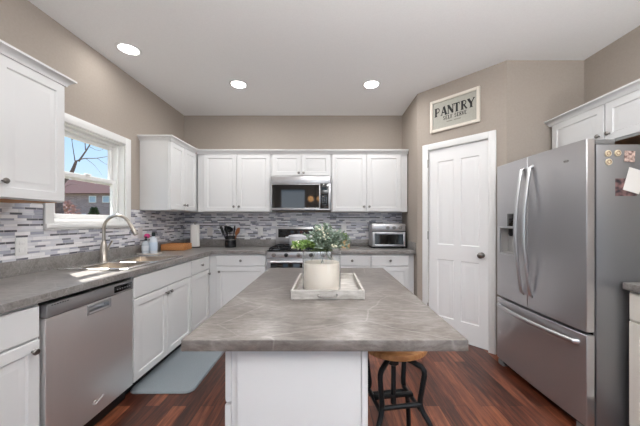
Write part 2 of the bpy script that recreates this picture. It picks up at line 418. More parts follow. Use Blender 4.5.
# ------------------------------------------------------------------ cabinets
DOORP = [(0, 0), (0, .016), (.003, .019), (.052, .019), (.058, .011), (.066, .011), (.092, .0175), (.095, .0175)]
DRAWP = [(0, 0), (0, .015), (.006, .019), (.012, .019)]
def crown_bm(w, d, z, left, right):
    prof = [(0, 0), (.006, 0), (.010, .012), (.030, .034), (.040, .038), (.040, .05), (0, .05)]
    bm = NB(); rows = []
    for o, h in prof:
        pts = ([(-o, 0), (-o, -d-o)] if left else [(0, -d-o)]) + ([(w+o, -d-o), (w+o, 0)] if right else [(w, -d-o)])
        rows.append([bm.verts.new((x, y, z+h)) for x, y in pts])
    for a, b in zip(rows, rows[1:]+rows[:1]):
        for i in range(len(a)-1):
            try: bm.faces.new((a[i], a[i+1], b[i+1], b[i]))
            except ValueError: pass
    bm.faces.new([r[0] for r in rows]); bm.faces.new([r[-1] for r in reversed(rows)])
    return bm
def cabinet(name, label, cat, loc, rz, w, d, z0, z1, fronts, m=white_m, crown=None, toe=False, under=None, group=None, xbody=(0, None), hollow=False):
    r = thing(name, label, cat, (loc[0], loc[1], z0), rz, group)
    h = z1-z0; x0 = xbody[0]; x1 = xbody[1] if xbody[1] is not None else w
    zb = .09 if toe else 0
    if hollow:
        e = .011
        obj('body', gridslab(NB(), [x0, x0+e, x1-e, x1], [-d, -d+.018, -.02, -.002], lambda u, v: not (x0+e < u < x1-e and -d+.018 < v < -.02),
            lambda u, v: (u, v, h), lambda u, v: (u, v, zb)), m, r, smooth=0)
        obj('bottom_panel', box(NB(), x0+e, x1-e, -d+.0185, -.0205, zb, zb+.016), m, r)
    else: obj('body', box(NB(), x0, x1, -d, -.002, zb, h, .0015, 1), m, r)
    if toe: obj('toe_kick', box(NB(), x0, x1, -d+.06, -.05, .0, .0895), dark_m, r)  # coloured dark to stand in for the shade under the cabinet fronts
    if under: obj('underside', box(NB(), x0+.018, x1-.018, -d+.02, -.01, -.003, -.0002), under, r)
    if crown: obj('crown_molding', crown_bm(w if x1 <= w else w-.048, d+.019, h-.012, crown[0], crown[1]), m, r)
    for k, a, b, c, e, kn in fronts:
        f = obj(k, loops(NB(), a, b, c-z0, e-z0, DOORP if k == 'door' else DRAWP, -d-.0005), m, r, smooth=20)
        if kn: obj('knob', knob_bm(kn[0], -d-.019, kn[1]-z0), knob_m, f)
    return r
UD = .31; UZ0, UZ1 = 1.372, 2.125; dz0, dz1 = 1.378, 2.112
UG = 'white wall cabinets'; BG = 'white base cabinets'
# left wall, near the camera
cabinet('wall_cabinet', 'white wall cabinet on the left wall, between the viewer and the window', 'cabinet', (XL, 1.025), PI/2, .765, UD, UZ0, UZ1,
        [('door', .005, .378, dz0, dz1, (.345, 1.463)), ('door', .384, .76, dz0, dz1, (.416, 1.463))], crown=(True, True), under=raw_m, group=UG)
cabinet('wall_cabinet', 'white wall cabinet on the left wall, between window and back corner', 'cabinet', (XL, 2.985), PI/2, .61, UD, UZ0, UZ1,
        [('door', .012, .300, dz0, dz1, (.272, 1.44)), ('door', .304, .592, dz0, dz1, (.332, 1.44))], crown=(True, False), under=white_m, group=UG, xbody=(0, .925))
cabinet('wall_cabinet', 'white two-door wall cabinet left of the microwave, above the utensil crock', 'cabinet', (-1.668, YB), 0, .956, UD, UZ0, UZ1,
        [('door', .085, .508, dz0, dz1, (.478, 1.44)), ('door', .514, .937, dz0, dz1, (.545, 1.44))], crown=(False, False), under=white_m, group=UG)
cabinet('wall_cabinet', 'short white two-door wall cabinet directly above the microwave', 'cabinet', (-.711, YB), 0, .762, UD, 1.826, UZ1,
        [('door', .014, .378, 1.836, dz1, (.35, 1.87)), ('door', .384, .748, 1.836, dz1, (.412, 1.87))], crown=(False, False), group=UG)
cabinet('wall_cabinet', 'white two-door wall cabinet right of the microwave, above the toaster oven', 'cabinet', (.052, YB), 0, .984, UD, UZ0, UZ1,
        [('door', .014, .452, dz0, dz1, (.422, 1.44)), ('door', .458, .896, dz0, dz1, (.49, 1.44))], crown=(False, False), under=white_m, group=UG)
cabinet('wall_cabinet', 'white two-door wall cabinet above the refrigerator', 'cabinet', (XR, 2.55), -PI/2, 1.02, UD, 1.825, UZ1,
        [('door', .02, .495, 1.835, dz1, (.462, 1.885)), ('door', .505, .985, 1.835, dz1, (.538, 1.885))], crown=(True, True), under=darkraw_m, group=UG)
# base cabinets
BD = .605; BZ = .864
cabinet('base_cabinet', 'white drawer and door base cabinet between the viewer and the dishwasher', 'cabinet', (XL, .75), PI/2, .603, BD, 0, BZ,
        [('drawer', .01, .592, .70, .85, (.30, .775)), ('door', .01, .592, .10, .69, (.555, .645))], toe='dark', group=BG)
cabinet('base_cabinet', 'white two-door sink base cabinet right of the dishwasher', 'cabinet', (XL, 1.99), PI/2, .856, BD, 0, BZ,
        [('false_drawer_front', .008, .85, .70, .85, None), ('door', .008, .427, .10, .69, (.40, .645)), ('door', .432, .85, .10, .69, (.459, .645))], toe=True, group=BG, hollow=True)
cabinet('base_cabinet', 'white narrow base cabinet in the corner, right of the sink cabinet', 'cabinet', (XL, 2.848), PI/2, .46, BD, 0, BZ,
        [('drawer', .006, .42, .70, .85, (.213, .775)), ('door', .006, .42, .10, .69, (.39, .645))], toe=True, group=BG, xbody=(0, 1.065))
cabinet('base_cabinet', 'white base cabinet left of the range, under the utensil crock', 'cabinet', (-1.393, YB), 0, .677, BD, 0, BZ,
        [('drawer', .09, .668, .725, .85, (.38, .79)), ('door', .09, .668, .10, .715, (.13, .66))], toe=True, group=BG)
cabinet('base_cabinet', 'white two-drawer base cabinet right of the range, under the toaster oven', 'cabinet', (.055, YB), 0, .92, BD, 0, BZ,
        [('drawer', .01, .452, .725, .85, (.24, .79)), ('drawer', .474, .908, .725, .85, (.69, .79)),
         ('door', .01, .452, .10, .715, (.41, .66)), ('door', .474, .908, .10, .715, (.51, .66))], toe=True, group=BG)
obj_f = box(NB(), .977, 1.046, YB-.55, YB-.002, 0, BZ)
tag(obj('filler_panel', obj_f, white_m), 'narrow recessed white filler strip between base cabinet and wall', 'filler panel')
cabinet('base_cabinet', 'cream base cabinet on the right wall, in front of the refrigerator', 'cabinet', (XR, 1.595), -PI/2, .66, .635, 0, BZ,
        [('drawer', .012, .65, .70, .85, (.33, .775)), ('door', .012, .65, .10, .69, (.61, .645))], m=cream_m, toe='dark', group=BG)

# ------------------------------------------------------------------ worktops
CZ0, CZ = .866, .905
SX0, SX1, SY0, SY1 = -1.88, -1.44, 2.01, 2.735        # sink cut-out
ct = thing('countertop', 'grey stone-look worktop along the left wall and into the back corner', 'countertop', (XL, .6, 0))
xs = [XL+.002, SX0, SX1, -1.36, -.716]; ys = [.6, SY0, SY1, 3.28, YB-.002]
def keepL(x, y):
    if SX0 < x < SX1 and SY0 < y < SY1: return False
    return x < -1.36 or y > 3.28
off = Vector((XL, .6, 0))
obj('slab', gridslab(NB(), xs, ys, keepL, lambda u, v: Vector((u, v, CZ))-off, lambda u, v: Vector((u, v, CZ0))-off), lam_m, ct, smooth=0, bevel=.003)
bm = NB(); box(bm, .0025, .022, 0, YB-.6-.024, CZ+.0005, 1.0, .002); obj('splash', bm, lam_m, ct)
bm = NB(); box(bm, .0225, -.716-XL, YB-.6-.022, YB-.6-.003, CZ+.0005, 1.0, .002); obj('splash', bm, lam_m, ct)
ct = thing('countertop', 'grey stone-look worktop right of the range with the toaster oven on it', 'countertop', (.054, 3.28, 0))
obj('slab', box(NB(), .0, .978, 0, .637, CZ0, CZ, .003), lam_m, ct)
obj('splash', box(NB(), .0, .978, .618, .637, CZ+.0005, 1.0, .002), lam_m, ct)
obj('side_splash', box(NB(), .979, .9945, 0.02, .637, CZ0, 1.0, .002), lam_m, ct)
ct = thing('countertop', 'grey worktop on the right wall, in front of the refrigerator', 'countertop', (XR, 1.6, 0), -PI/2)
obj('slab', box(NB(), .0, .7, -.672, -.002, CZ0, CZ, .003), lam_m, ct)
obj('splash', box(NB(), .0, .7, -.021, -.0025, CZ+.0005, 1.0, .002), lam_m, ct)

# ------------------------------------------------------------------ island
IX0, IX1, IY0, IY1 = -.428, .416, .82, 2.09
it = tag(obj('island_countertop', box(NB(), 0, IX1-IX0, 0, IY1-IY0, 0, .034, .003), isl_m), 'large grey stone-look island worktop in the centre of the kitchen', 'countertop', (IX0, IY0, .872))
isl = thing('island_cabinet', 'white kitchen island base under the grey island worktop', 'cabinet', (-.295, .85, 0), 0)
IW = .411; ID = 1.19
obj('body', box(NB(), 0, IW, .012, ID, .09, .871, .002), white_m, isl)
obj('toe_kick', box(NB(), .06, IW, .03, ID-.02, 0, .0895), white_m, isl)
obj('end_panel', box(NB(), .022, IW-.012, 0, .0115, .0, .871, .002), white_m, isl)
obj('corner_strip', box(NB(), IW-.0115, IW+.002, -.004, .0115, 0, .871, .002), white_m, isl)
obj('back_panel', box(NB(), IW+.0005, IW+.01, .012, ID, 0, .871, .002), white_m, isl)
for i in range(2):
    # doors and drawers face the sink side (-x)
    y0 = .01+i*.59
    for k, c, e, pr in (('drawer', .70, .855, DRAWP), ('door', .10, .69, DOORP)):
        bm = loops(NB(), 0, .575, c, e, pr, 0)
        for v in bm.verts: v.co = Vector((v.co.y-.0005, y0+.575-v.co.x, v.co.z))
        f = obj(k, bm, white_m, isl, smooth=20)
        kb = knob_bm(.2875 if k == 'drawer' else (.05 if i == 0 else .525), -.019, .775 if k == 'drawer' else .645)
        for v in kb.verts: v.co = Vector((v.co.y-.0005, y0+.575-v.co.x, v.co.z))
        obj('knob', kb, knob_m, f)

# ------------------------------------------------------------------ dishwasher
DW = thing('dishwasher', 'stainless steel dishwasher under the left worktop beside the sink', 'dishwasher', (XL, 1.358, 0), PI/2)
w = .628
obj('tub', box(NB(), .004, w-.004, -.57, -.01, .03, .86), dark_m, DW)
dd = obj('door', gridslab(NB(), [.008, .255, .405, w-.008], [.10, .725, .765, .775], lambda u, v: not (.255 < u < .405 and .725 < v < .765),
     lambda u, v: (u, -.628, v), lambda u, v: (u, -.575, v)), dwsteel_m, DW, smooth=0, bevel=.003)
obj('handle_pocket', loops(NB(), .243, .417, .713, .769, [(0, 0), (0, .006), (.006, .008), (.014, .004), (.016, -.03)], -.6265, False), steelh_m, dd)
cp = obj('control_panel', box(NB(), .008, w-.008, -.634, -.575, .777, .845, .006), mat('panel_steel', (158, 157, 158), .35, .75), DW)
obj('display', box(NB(), .44, .60, -.6355, -.632, .79, .832, .001), blackg_m, cp)
for i in range(6): obj('button', box(NB(), .46+i*.022, .472+i*.022, -.6365, -.6345, .806, .812), tape_m, cp)
for i in range(7): obj('vent_slot', box(NB(), .03+i*.014, .039+i*.014, -.635, -.6325, .835, .839), black_m, cp)
bm = NB()
tube(bm, [(.30+.014*math.cos(a*.5), -.6285, .18+.012*math.sin(a*.5)) for a in range(13)], .0018, 6)
tube(bm, [(.315, -.6285, .172), (.36, -.6285, .19)], .0018, 6)
obj('emblem', bm, steelh_m, dd)
obj('toe_plate', box(NB(), .006, w-.006, -.56, -.5715, .0, .095), black_m, DW)

# ------------------------------------------------------------------ sink and faucet
SK = thing('kitchen_sink', 'stainless steel double-bowl sink set in the left worktop', 'sink', (XL, 0, CZ))
def bowlrect(r): return r
RX0, RX1, RY0, RY1 = SX0-.045-XL, SX1+.025-XL, SY0-.018, SY1+.022
b1 = (.19, .545, 2.022, 2.32); b2 = (.19, .545, 2.352, 2.722)
xs = [RX0, b1[0], b1[1], RX1]; ys = [RY0, b1[2], b1[3], b2[2], b2[3], RY1]
inb = lambda x, y: any(q[0] < x < q[1] and q[2] < y < q[3] for q in (b1, b2))
obj('rim', gridslab(NB(), xs, ys, lambda x, y: not inb(x, y), lambda u, v: (u, v, .011), lambda u, v: (u, v, .0008)), sink_m, SK, smooth=0, bevel=.004)
for q in (b1, b2):
    bm = NB(); prev = None
    for ins, z in ((0, .008), (.006, -.01), (.014, -.15), (.03, -.178), (.06, -.185)):
        cur = [bm.verts.new((x, y, z)) for x, y in ((q[0]+ins, q[2]+ins), (q[1]-ins, q[2]+ins), (q[1]-ins, q[3]-ins), (q[0]+ins, q[3]-ins))]
        if prev:
            for i in range(4): j = (i+1) % 4; bm.faces.new((prev[i], prev[j], cur[j], cur[i]))
        prev = cur
    bm.faces.new(prev)
    bo = obj('bowl', bm, bowl_m, SK, smooth=30)
    obj('drain', lathe(NB(), [(.045, -.1845), (.045, -.181), (.03, -.183), (0, -.1835)], 20, Matrix.Translation(((q[0]+q[1])/2, (q[2]+q[3])/2, 0))), knob_m, bo)
FA = thing('faucet', 'brushed nickel gooseneck faucet behind the sink', 'faucet', (-1.905, 2.39, CZ+.0115))
obj('body', lathe(NB(), [(.031, 0), (.031, .006), (.027, .012), (.026, .11), (.019, .15), (.0135, .165), (0, .166)], 24), faucet_m, FA)
pts = [(0, 0, .15), (0, 0, .27)] + [(.115-.115*math.cos(a), 0, .27+.115*math.sin(a)) for a in [PI*i/14*.86 for i in range(1, 15)]]
obj('spout', tube(NB(), pts, .0125, 14), faucet_m, FA)
e = Vector(pts[-1]); d = (e-Vector(pts[-2])).normalized()
obj('spray_head', tube(NB(), [e, e+d*.02, e+d*.03, e+d*.11, e+d*.115], [.0135, .0145, .016, .019, .016], 16), faucet_m, FA)
lv = obj('lever', tube(NB(), [(0, .02, .085), (0, .05, .09)], .011, 12), faucet_m, FA)
obj('lever_handle', tube(NB(), smoothpts([(0, .047, .09), (.005, .052, .12), (.02, .055, .15), (.03, .056, .165)], 4), [.007]*13, 10), faucet_m, lv)

# ------------------------------------------------------------------ range
RG = thing('kitchen_range', 'stainless steel range with black cooktop, below the microwave', 'range', (-.705, YB-.004, 0))
w = .75
obj('body', box(NB(), 0, w, -.635, 0, .08, .895, .003), steel_m, RG)
obj('base_plinth', box(NB(), .02, w-.02, -.60, -.03, 0, .0795), black_m, RG)
ck = obj('cooktop', box(NB(), .004, w-.004, -.63, -.07, .8955, .912, .004), blackg_m, RG)
for cx, cy in ((.19, -.47), (.56, -.47), (.19, -.2), (.56, -.2), (.375, -.33)):
    obj('burner', lathe(NB(), [(.048, .9125), (.048, .92), (.03, .926), (0, .927)], 18, Matrix.Translation((cx, cy, 0))), black_m, ck)
for k in range(3):
    bm = NB(); x0 = .02+k*.24; x1 = x0+.23
    for yy in (-.60, -.33, -.10): box(bm, x0, x1, yy-.006, yy+.006, .925, .938, .002)
    for xx in (x0+.006, (x0+x1)/2, x1-.006): box(bm, xx-.006, xx+.006, -.60, -.10, .925, .9385, .002)
    for xx in (x0+.006, x1-.006):
        for yy in (-.60, -.10): box(bm, xx-.006, xx+.006, yy-.006, yy+.006, .9125, .93)
    obj('grate', bm, iron_m, ck)
bgd = obj('backguard', box(NB(), .0, w, -.066, 0, .8955, 1.175, .006), steel_m, RG)
obj('control_glass', box(NB(), .035, w-.035, -.069, -.062, 1.03, 1.145, .002), blackg_m, bgd)
obj('clock_display', box(NB(), .33, .42, -.0698, -.068, 1.075, 1.105), mat('clock_glass', (30, 36, 40), .1), bgd)
pn = obj('control_panel', box(NB(), 0, w, -.665, -.6355, .822, .895, .006), steel_m, RG)
for i in range(5):
    M = Matrix.Translation((.085+i*.145, -.665, .86)) @ Matrix.Rotation(PI/2, 4, 'X')
    kn = obj('knob', lathe(NB(), [(.024, 0), (.024, .006), (.019, .01), (.017, .03), (0, .031)], 18, M), black_m if i % 2 else knob_m, pn)
od = obj('oven_door', box(NB(), .004, w-.004, -.668, -.636, .25, .808, .006), steel_m, RG)
obj('oven_window', box(NB(), .05, w-.05, -.6695, -.6675, .34, .765, .001), blackg_m, od)
bm = NB(); tube(bm, [(.06, -.725, .785), (w-.06, -.725, .785)], .012, 12)
for xx in (.09, w-.09): tube(bm, [(xx, -.667, .785), (xx, -.725, .785)], .009, 10)
obj('handle', bm, steelh_m, od)
dr = obj('drawer', box(NB(), .004, w-.004, -.664, -.636, .09, .24, .006), steel_m, RG)
obj('handle', box(NB(), .2, .55, -.672, -.6635, .205, .22, .003), steelh_m, dr)
# white pot on the cooktop
P = thing('cooking_pot', 'white enamel lidded pot on the cooktop of the range', 'pot', (-.325, 3.55, .9395))
obj('body', lathe(NB(), [(.10, 0), (.145, .01), (.155, .03), (.158, .115), (.16, .12), (.15, .12), (.147, .03), (.1, .015), (0, .012)], 32), pot_m, P)
ld = obj('lid', lathe(NB(), [(.163, .1205), (.163, .128), (.13, .142), (.05, .15), (0, .151)], 32), pot_m, P)
obj('lid_knob', lathe(NB(), [(.008, .15), (.008, .165), (.022, .17), (.024, .182), (.015, .19), (0, .191)], 16), mat('dark_red_knob', (66, 28, 26), .4), ld)
for s in (-1, 1): obj('handle', tube(NB(), smoothpts([(s*.152, -.05, .105), (s*.19, -.03, .108), (s*.19, .03, .108), (s*.152, .05, .105)], 4), .009, 10), pot_m, P)

# ------------------------------------------------------------------ microwave
MW = thing('microwave', 'stainless over-the-range microwave with dark glass door', 'microwave', (-.706, YB-.003, 1.396))
w = .752; h = .428
obj('body', box(NB(), 0, w, -.36, 0, 0, h-.002, .003), tape_m, MW)
obj('top_trim', box(NB(), 0, w, -.392, -.3605, h-.098, h-.003, .004), steel_m, MW)
md = obj('door', frame_bm(0, .62, .012, h-.10, .012, -.39, -.3605, .002), steel_m, MW)
mglass = mat('microwave_glass', (24, 24, 26), .04, spec=.9)
obj('door_glass', box(NB(), .0122, .6078, -.3885, -.362, .0242, h-.1122), mglass, md)
cpn = obj('control_panel', box(NB(), .6205, w-.03, -.389, -.3605, .022, h-.10, .002), mglass, MW)
for i in range(4):
    for j in range(3): obj('button', box(NB(), .645+j*.024, .660+j*.024, -.3897, -.3885, .06+i*.035, .072+i*.035), mat('button_dark', (52, 52, 54), .5) if 'button_dark' not in MATS else MATS['button_dark'], cpn)
obj('display', box(NB(), .64, .705, -.3897, -.3885, .25, .285), mat('display_grey', (40, 52, 60), .1), cpn)
obj('side_trim', box(NB(), w-.0295, w, -.39, -.3605, .012, h-.10, .002), steel_m, MW)
obj('bottom_trim', box(NB(), 0, w, -.39, -.3605, 0, .0115, .002), steel_m, MW)
obj('emblem', box(NB(), .33, .42, -.3932, -.3915, h-.055, h-.047, .0005), steelh_m, MW)

# ------------------------------------------------------------------ refrigerator (local x runs from its far edge towards the camera)
FR = thing('refrigerator', 'stainless steel french-door refrigerator beside the pantry door', 'refrigerator', (2.30, 2.49, 0), -PI/2)
w = .865; fy = -.79
bulge = lambda u: fy-.014*(1-((u-w/2)/(w/2))**2)
obj('body', box(NB(), 0, w, -.735, 0, .03, 1.70, .004), fridgeside_m, FR)
obj('base_grille', box(NB(), .03, w-.03, -.77, -.736, .025, .075), black_m, FR)
for xx in (.045, w-.045): obj('foot', box(NB(), xx-.035, xx+.035, -.785, -.7365, 0, .045, .006), tape_m, FR)
def fdoor(name, u0, u1, v0, v1, hole=None):
    us = sorted({u0, u1, *[u0+(u1-u0)*i/12 for i in range(13)], *([hole[0], hole[1]] if hole else [])})
    vv = sorted({v0, v1, *([hole[2], hole[3]] if hole else [])})
    keep = (lambda u, v: not (hole[0] < u < hole[1] and hole[2] < v < hole[3])) if hole else (lambda u, v: True)
    return obj(name, gridslab(NB(), us, vv, keep, lambda u, v: (u, bulge(u), v), lambda u, v: (u, -.742, v)), steel_m, FR, smooth=30, bevel=.004)
split = .40; HO = (.075, .25, .985, 1.20)
d1 = fdoor('door', .003, split-.002, .605, 1.735, HO)
d2 = fdoor('door', split+.002, w-.003, .605, 1.735)
d3 = fdoor('freezer_drawer', .003, w-.003, .055, .588)
obj('seal', box(NB(), .02, w-.02, -.7415, -.736, .06, 1.70), dark_m, FR)
# dispenser
bm = frame_bm(.06, .265, .97, 1.21, .0145, -.806, -.793, .002)
ds = obj('water_dispenser', bm, steelh_m, d1)
bm = NB(); prev = None
for ins, y in ((0, -.795), (.006, -.75), (.01, -.7435)):
    cur = [bm.verts.new((x, y, z)) for x, z in ((HO[0]+ins, HO[2]+ins), (HO[1]-ins, HO[2]+ins), (HO[1]-ins, HO[3]-ins), (HO[0]+ins, HO[3]-ins))]
    if prev:
        for i in range(4): j = (i+1) % 4; bm.faces.new((prev[i], prev[j], cur[j], cur[i]))
    prev = cur
bm.faces.new(prev); obj('recess', bm, mat('recess_grey', (172, 170, 168), .4, .3), ds)
obj('nozzle', lathe(NB(), [(.012, 1.13), (.02, 1.15), (.02, 1.19)], 14, Matrix.Translation((.16, -.77, 0))), black_m, ds)
obj('display', box(NB(), .165, .245, -.805, -.79, 1.212, 1.315, .003), blackg_m, ds)
# bowed handles
for u, dr_ in ((split-.045, d1), (split+.045, d2)):
    y0 = bulge(u)
    pts = [(u, y0+.006, .70), (u, y0-.018, .72)] + [(u, y0-.018-.045*math.sin(PI*i/14), .72+.92*i/14) for i in range(1, 14)] + [(u, y0-.018, 1.64), (u, y0+.006, 1.66)]
    obj('handle', tube(NB(), pts, .0145, 12, .8, up=(1, 0, 0)), steelh_m, dr_)
pts = [(.05, bulge(.05)+.006, .53), (.06, bulge(.06)-.02, .53)] + [(.06+.74*i/12, bulge(.06+.74*i/12)-.02-.03*math.sin(PI*i/12), .53) for i in range(1, 12)] + [(.80, bulge(.8)-.02, .53), (.81, bulge(.81)+.006, .53)]
obj('handle', tube(NB(), pts, .0155, 12, .75, up=(0, 0, 1)), steelh_m, d3)
bm = NB(); tube(bm, [(.73+.018*math.cos(PI*i/6), bulge(.73)-.0008, 1.63+.007*math.sin(PI*i/6)) for i in range(13)], .0012, 6)
box(bm, .715, .745, bulge(.73)-.0012, bulge(.73)+.001, 1.628, 1.632); obj('emblem', bm, knob_m, d2)
for xx in (.05, w-.05): obj('hinge_cover', box(NB(), xx-.04, xx+.045, -.785, -.62, 1.7005, 1.733, .008), tape_m, FR)

# things stuck on the side of the refrigerator (its near side, y = 1.625)
SY = 2.49-.865
def at_side(px, py): return Vector(((px-327)*SY/280, SY-.0005, 1.255-(py-221)*SY/280))
magn_m = mat('magnet_cream', (222, 208, 180), .5)
for px, py, lb in ((607.8, 153.6, 'round cream fridge magnet, upper one nearest the fridge door'), (617.4, 153.2, 'round cream fridge magnet beside the small square photo'),
               (608.4, 162, 'round cream fridge magnet, lowest of the three')):
    c = at_side(px, py); M = Matrix.Rotation(PI/2, 4, 'X')
    r = thing('fridge_magnet', lb, 'magnet', c, 0, 'round magnets on the refrigerator')
    obj('rim', lathe(NB(), [(.019, 0), (.019, .004), (.016, .006), (.013, .005), (0, .005)], 24, M), magn_m, r)
    bm = NB(); tube(bm, [(.010*math.cos(i*PI/8), -.0055, .010*math.sin(i*PI/8)) for i in range(17)], .0016, 6)
    obj('face_ring', bm, mat('magnet_brown', (150, 112, 84), .6), r)
photo_m = mottled('photo_print', (112, 78, 74), (232, 208, 196), 70, .35, detail=1)
photo2_m = mottled('photo_dark', (34, 34, 44), (150, 116, 114), 34, .35, detail=1)
def flat_on_side(name, label, cat, p0, p1, m, rot=0, t=.003, back=0):
    a = at_side(*p0); b = at_side(*p1); c = (a+b)/2; hw = abs(b.x-a.x)/2; hh = abs(b.z-a.z)/2
    bm = box(NB(), -hw, hw, -t, 0, -hh, hh, .0008, 1)
    o = tag(obj(name, bm, m), label, cat, (c.x, SY-.0005-back, c.z)); o.rotation_euler = (0, rot, 0); return o
flat_on_side('photo_magnet', 'small square photo magnet at the top of the fridge side', 'magnet', (624, 151), (634.5, 162), photo_m, .06)
flat_on_side('photo_print', 'dark photo print on the fridge side, half under the white note', 'photo', (615, 178.5), (636.5, 196), photo2_m, 0, .0015)
flat_on_side('paper_note', 'white paper note stuck on the fridge side over the dark photo', 'note', (625, 169), (642, 192.5), paper_m, .28, .0015, .0025)

# ------------------------------------------------------------------ pantry sign
SG = thing('wall_sign', 'framed pantry sign with black lettering above the pantry door', 'sign', (A.x, A.y, 2.225), AT)
s0, s1, sh = .167, .683, .347
obj('frame', frame_bm(s0, s1, 0, sh, .03, -.026, -.001, .003), mat('sign_frame', (226, 218, 206), .5), SG)
bd = obj('board', box(NB(), s0+.0302, s1-.0302, -.012, -.001, .0302, sh-.0302), mottled('sign_board', (172, 170, 160), (180, 178, 168), 60, .6), SG)
ink_m = mat('sign_ink', (28, 28, 30), .6)
def poly(bm, pts, z=-.0125, t=.0008):
    f = [bm.verts.new((x, z-t, y)) for x, y in pts]; b = [bm.verts.new((x, z, y)) for x, y in pts]
    bm.faces.new(f); bm.faces.new(list(reversed(b)))
    for i in range(len(pts)): j = (i+1) % len(pts); bm.faces.new((f[i], b[i], b[j], f[j]))
def stroke(bm, a, b, w, lx):
    a = Vector(a); b = Vector(b); d = (b-a); n = Vector((-d.y, d.x)).normalized()*w/2
    poly(bm, [lx(*(a+n)), lx(*(a-n)), lx(*(b-n)), lx(*(b+n))])
def arcpts(cx, cy, rx, ry, a0, a1, n=10): return [(cx+rx*math.cos(a0+(a1-a0)*i/n), cy+ry*math.sin(a0+(a1-a0)*i/n)) for i in range(n+1)]
def pline(bm, pts, w, lx):
    for a, b in zip(pts, pts[1:]): stroke(bm, a, b, w, lx)
TH, TN = .27, .12
def serif(L, x, y, hw=.16): L.append(([(x-hw, y), (x+hw, y)], .07))
def glyph(c):
    L = []
    if c == 'P':
        L += [([(.2, 0), (.2, 1)], TH), ([(.2, .96), (.42, .96)]+arcpts(.42, .71, .28, .25, PI/2, -PI/2)+[(.2, .46)], .11)]; serif(L, .2, .035, .2); serif(L, .1, .965, .1)
    elif c == 'A':
        L += [([(.1, 0), (.42, .98)], TN), ([(.44, 1), (.76, 0)], TH), ([(.22, .33), (.64, .33)], TN)]; serif(L, .1, .035, .14); serif(L, .76, .035, .18)
    elif c == 'N':
        L += [([(.14, 0), (.14, .97)], TN), ([(.14, .97), (.78, .05)], TH), ([(.78, 0), (.78, 1)], TN)]; serif(L, .14, .035, .15); serif(L, .1, .965, .12); serif(L, .78, .965, .15)
    elif c == 'T':
        L += [([(.4, 0), (.4, 1)], TH), ([(.04, .95), (.76, .95)], .1), ([(.04, .99), (.04, .72)], .07), ([(.76, .99), (.76, .72)], .07)]; serif(L, .4, .035, .2)
    elif c == 'R':
        L += [([(.2, 0), (.2, 1)], TH), ([(.2, .96), (.42, .96)]+arcpts(.42, .74, .26, .22, PI/2, -PI/2)+[(.2, .52)], .11), ([(.4, .52), (.76, .02)], .18)]; serif(L, .2, .035, .2); serif(L, .1, .965, .1); serif(L, .78, .035, .1)
    elif c == 'Y':
        L += [([(.06, .97), (.42, .45)], TH), ([(.78, .97), (.42, .45)], TN), ([(.42, 0), (.42, .48)], TH)]; serif(L, .42, .035, .2); serif(L, .08, .965, .17); serif(L, .78, .965, .14)
    elif c == 'S':
        L += [(arcpts(.38, .73, .26, .23, .35, PI*1.5, 10)+arcpts(.38, .27, .28, .23, PI/2, -PI+.35, 10), .15)]
    elif c == 'E':
        L += [([(.18, 0), (.18, 1)], TH), ([(.1, .95), (.66, .95)], .1), ([(.1, .05), (.68, .05)], .1), ([(.2, .52), (.52, .52)], .1), ([(.66, .99), (.66, .76)], .07), ([(.68, .0), (.68, .26)], .07)]
    elif c == 'L':
        L += [([(.18, 0), (.18, 1)], TH), ([(.06, .05), (.66, .05)], .1), ([(.66, .0), (.66, .28)], .07)]; serif(L, .18, .965, .18)
    elif c == 'F':
        L += [([(.18, 0), (.18, 1)], TH), ([(.1, .95), (.66, .95)], .1), ([(.2, .5), (.52, .5)], .1), ([(.66, .99), (.66, .74)], .07)]; serif(L, .18, .035, .18)
    elif c == 'V':
        L += [([(.06, .98), (.42, .02)], TH), ([(.76, .98), (.42, .02)], TN)]; serif(L, .08, .965, .16); serif(L, .76, .965, .13)
    return L
def word(txt, x0, x1, z0, hgt):
    bm = NB(); adv = {' ': .5}; tot = sum(adv.get(c, .92) for c in txt); sx = (x1-x0)/tot; x = 0
    for c in txt:
        for pts, wd in glyph(c): pline(bm, pts, wd, lambda a, b, x=x: (x0+(x+a)*sx, z0+b*hgt))
        x += adv.get(c, .92)
    return bm
obj('lettering', word('PANTRY', s0+.05, s1-.045, .165, .092), ink_m, bd)
obj('lettering', word('SELF', s0+.145, s0+.252, .113, .04), ink_m, bd)
obj('lettering', word('SERVE', s0+.266, s0+.394, .113, .04), ink_m, bd)
bm = NB()
for i in range(12):
    if i != 5: box(bm, s0+.185+i*.0125, s0+.193+i*.0125, -.0132, -.0121, .083, .093)
obj('small_print', bm, mat('faint_ink', (120, 116, 108), .6), bd)

# ------------------------------------------------------------------ ceiling lights
for x, y, pw, lb in ((-1.70, 2.40, 1.7, 'round recessed ceiling light above the window wall'), (-.953, 3.015, 7.6, 'round recessed ceiling light, left one of the back pair'),
                 (.479, 3.015, 7.6, 'round recessed ceiling light, right one of the back pair'), (-.25, 1.6, 6.5, 'added out-of-view recessed fill light above the middle of the island'),
                 (.70, 1.5, 5.5, 'added out-of-view recessed fill light above the aisle by the refrigerator')):  # the out-of-view ones above island and aisle are added as fill
    r = thing('recessed_light', lb, 'ceiling light', (x, y, H), 0, 'recessed ceiling lights')
    obj('trim_ring', lathe(NB(), [(.074, -.001), (.098, -.001), (.098, -.004), (.09, -.008), (.078, -.008), (.074, -.003)], 32), trim_m, r)
    obj('diffuser', lathe(NB(), [(.0735, -.0012), (.0735, -.003), (0, -.003)], 32), emit_m, r)
    d = bpy.data.lights.new('lamp', 'AREA'); d.shape = 'DISK'; d.size = .14; d.energy = pw; d.color = (1, .99, .98)
    lo = bpy.data.objects.new('lamp', d); C.objects.link(lo); lo.parent = r; lo.location = (0, 0, -.0045)
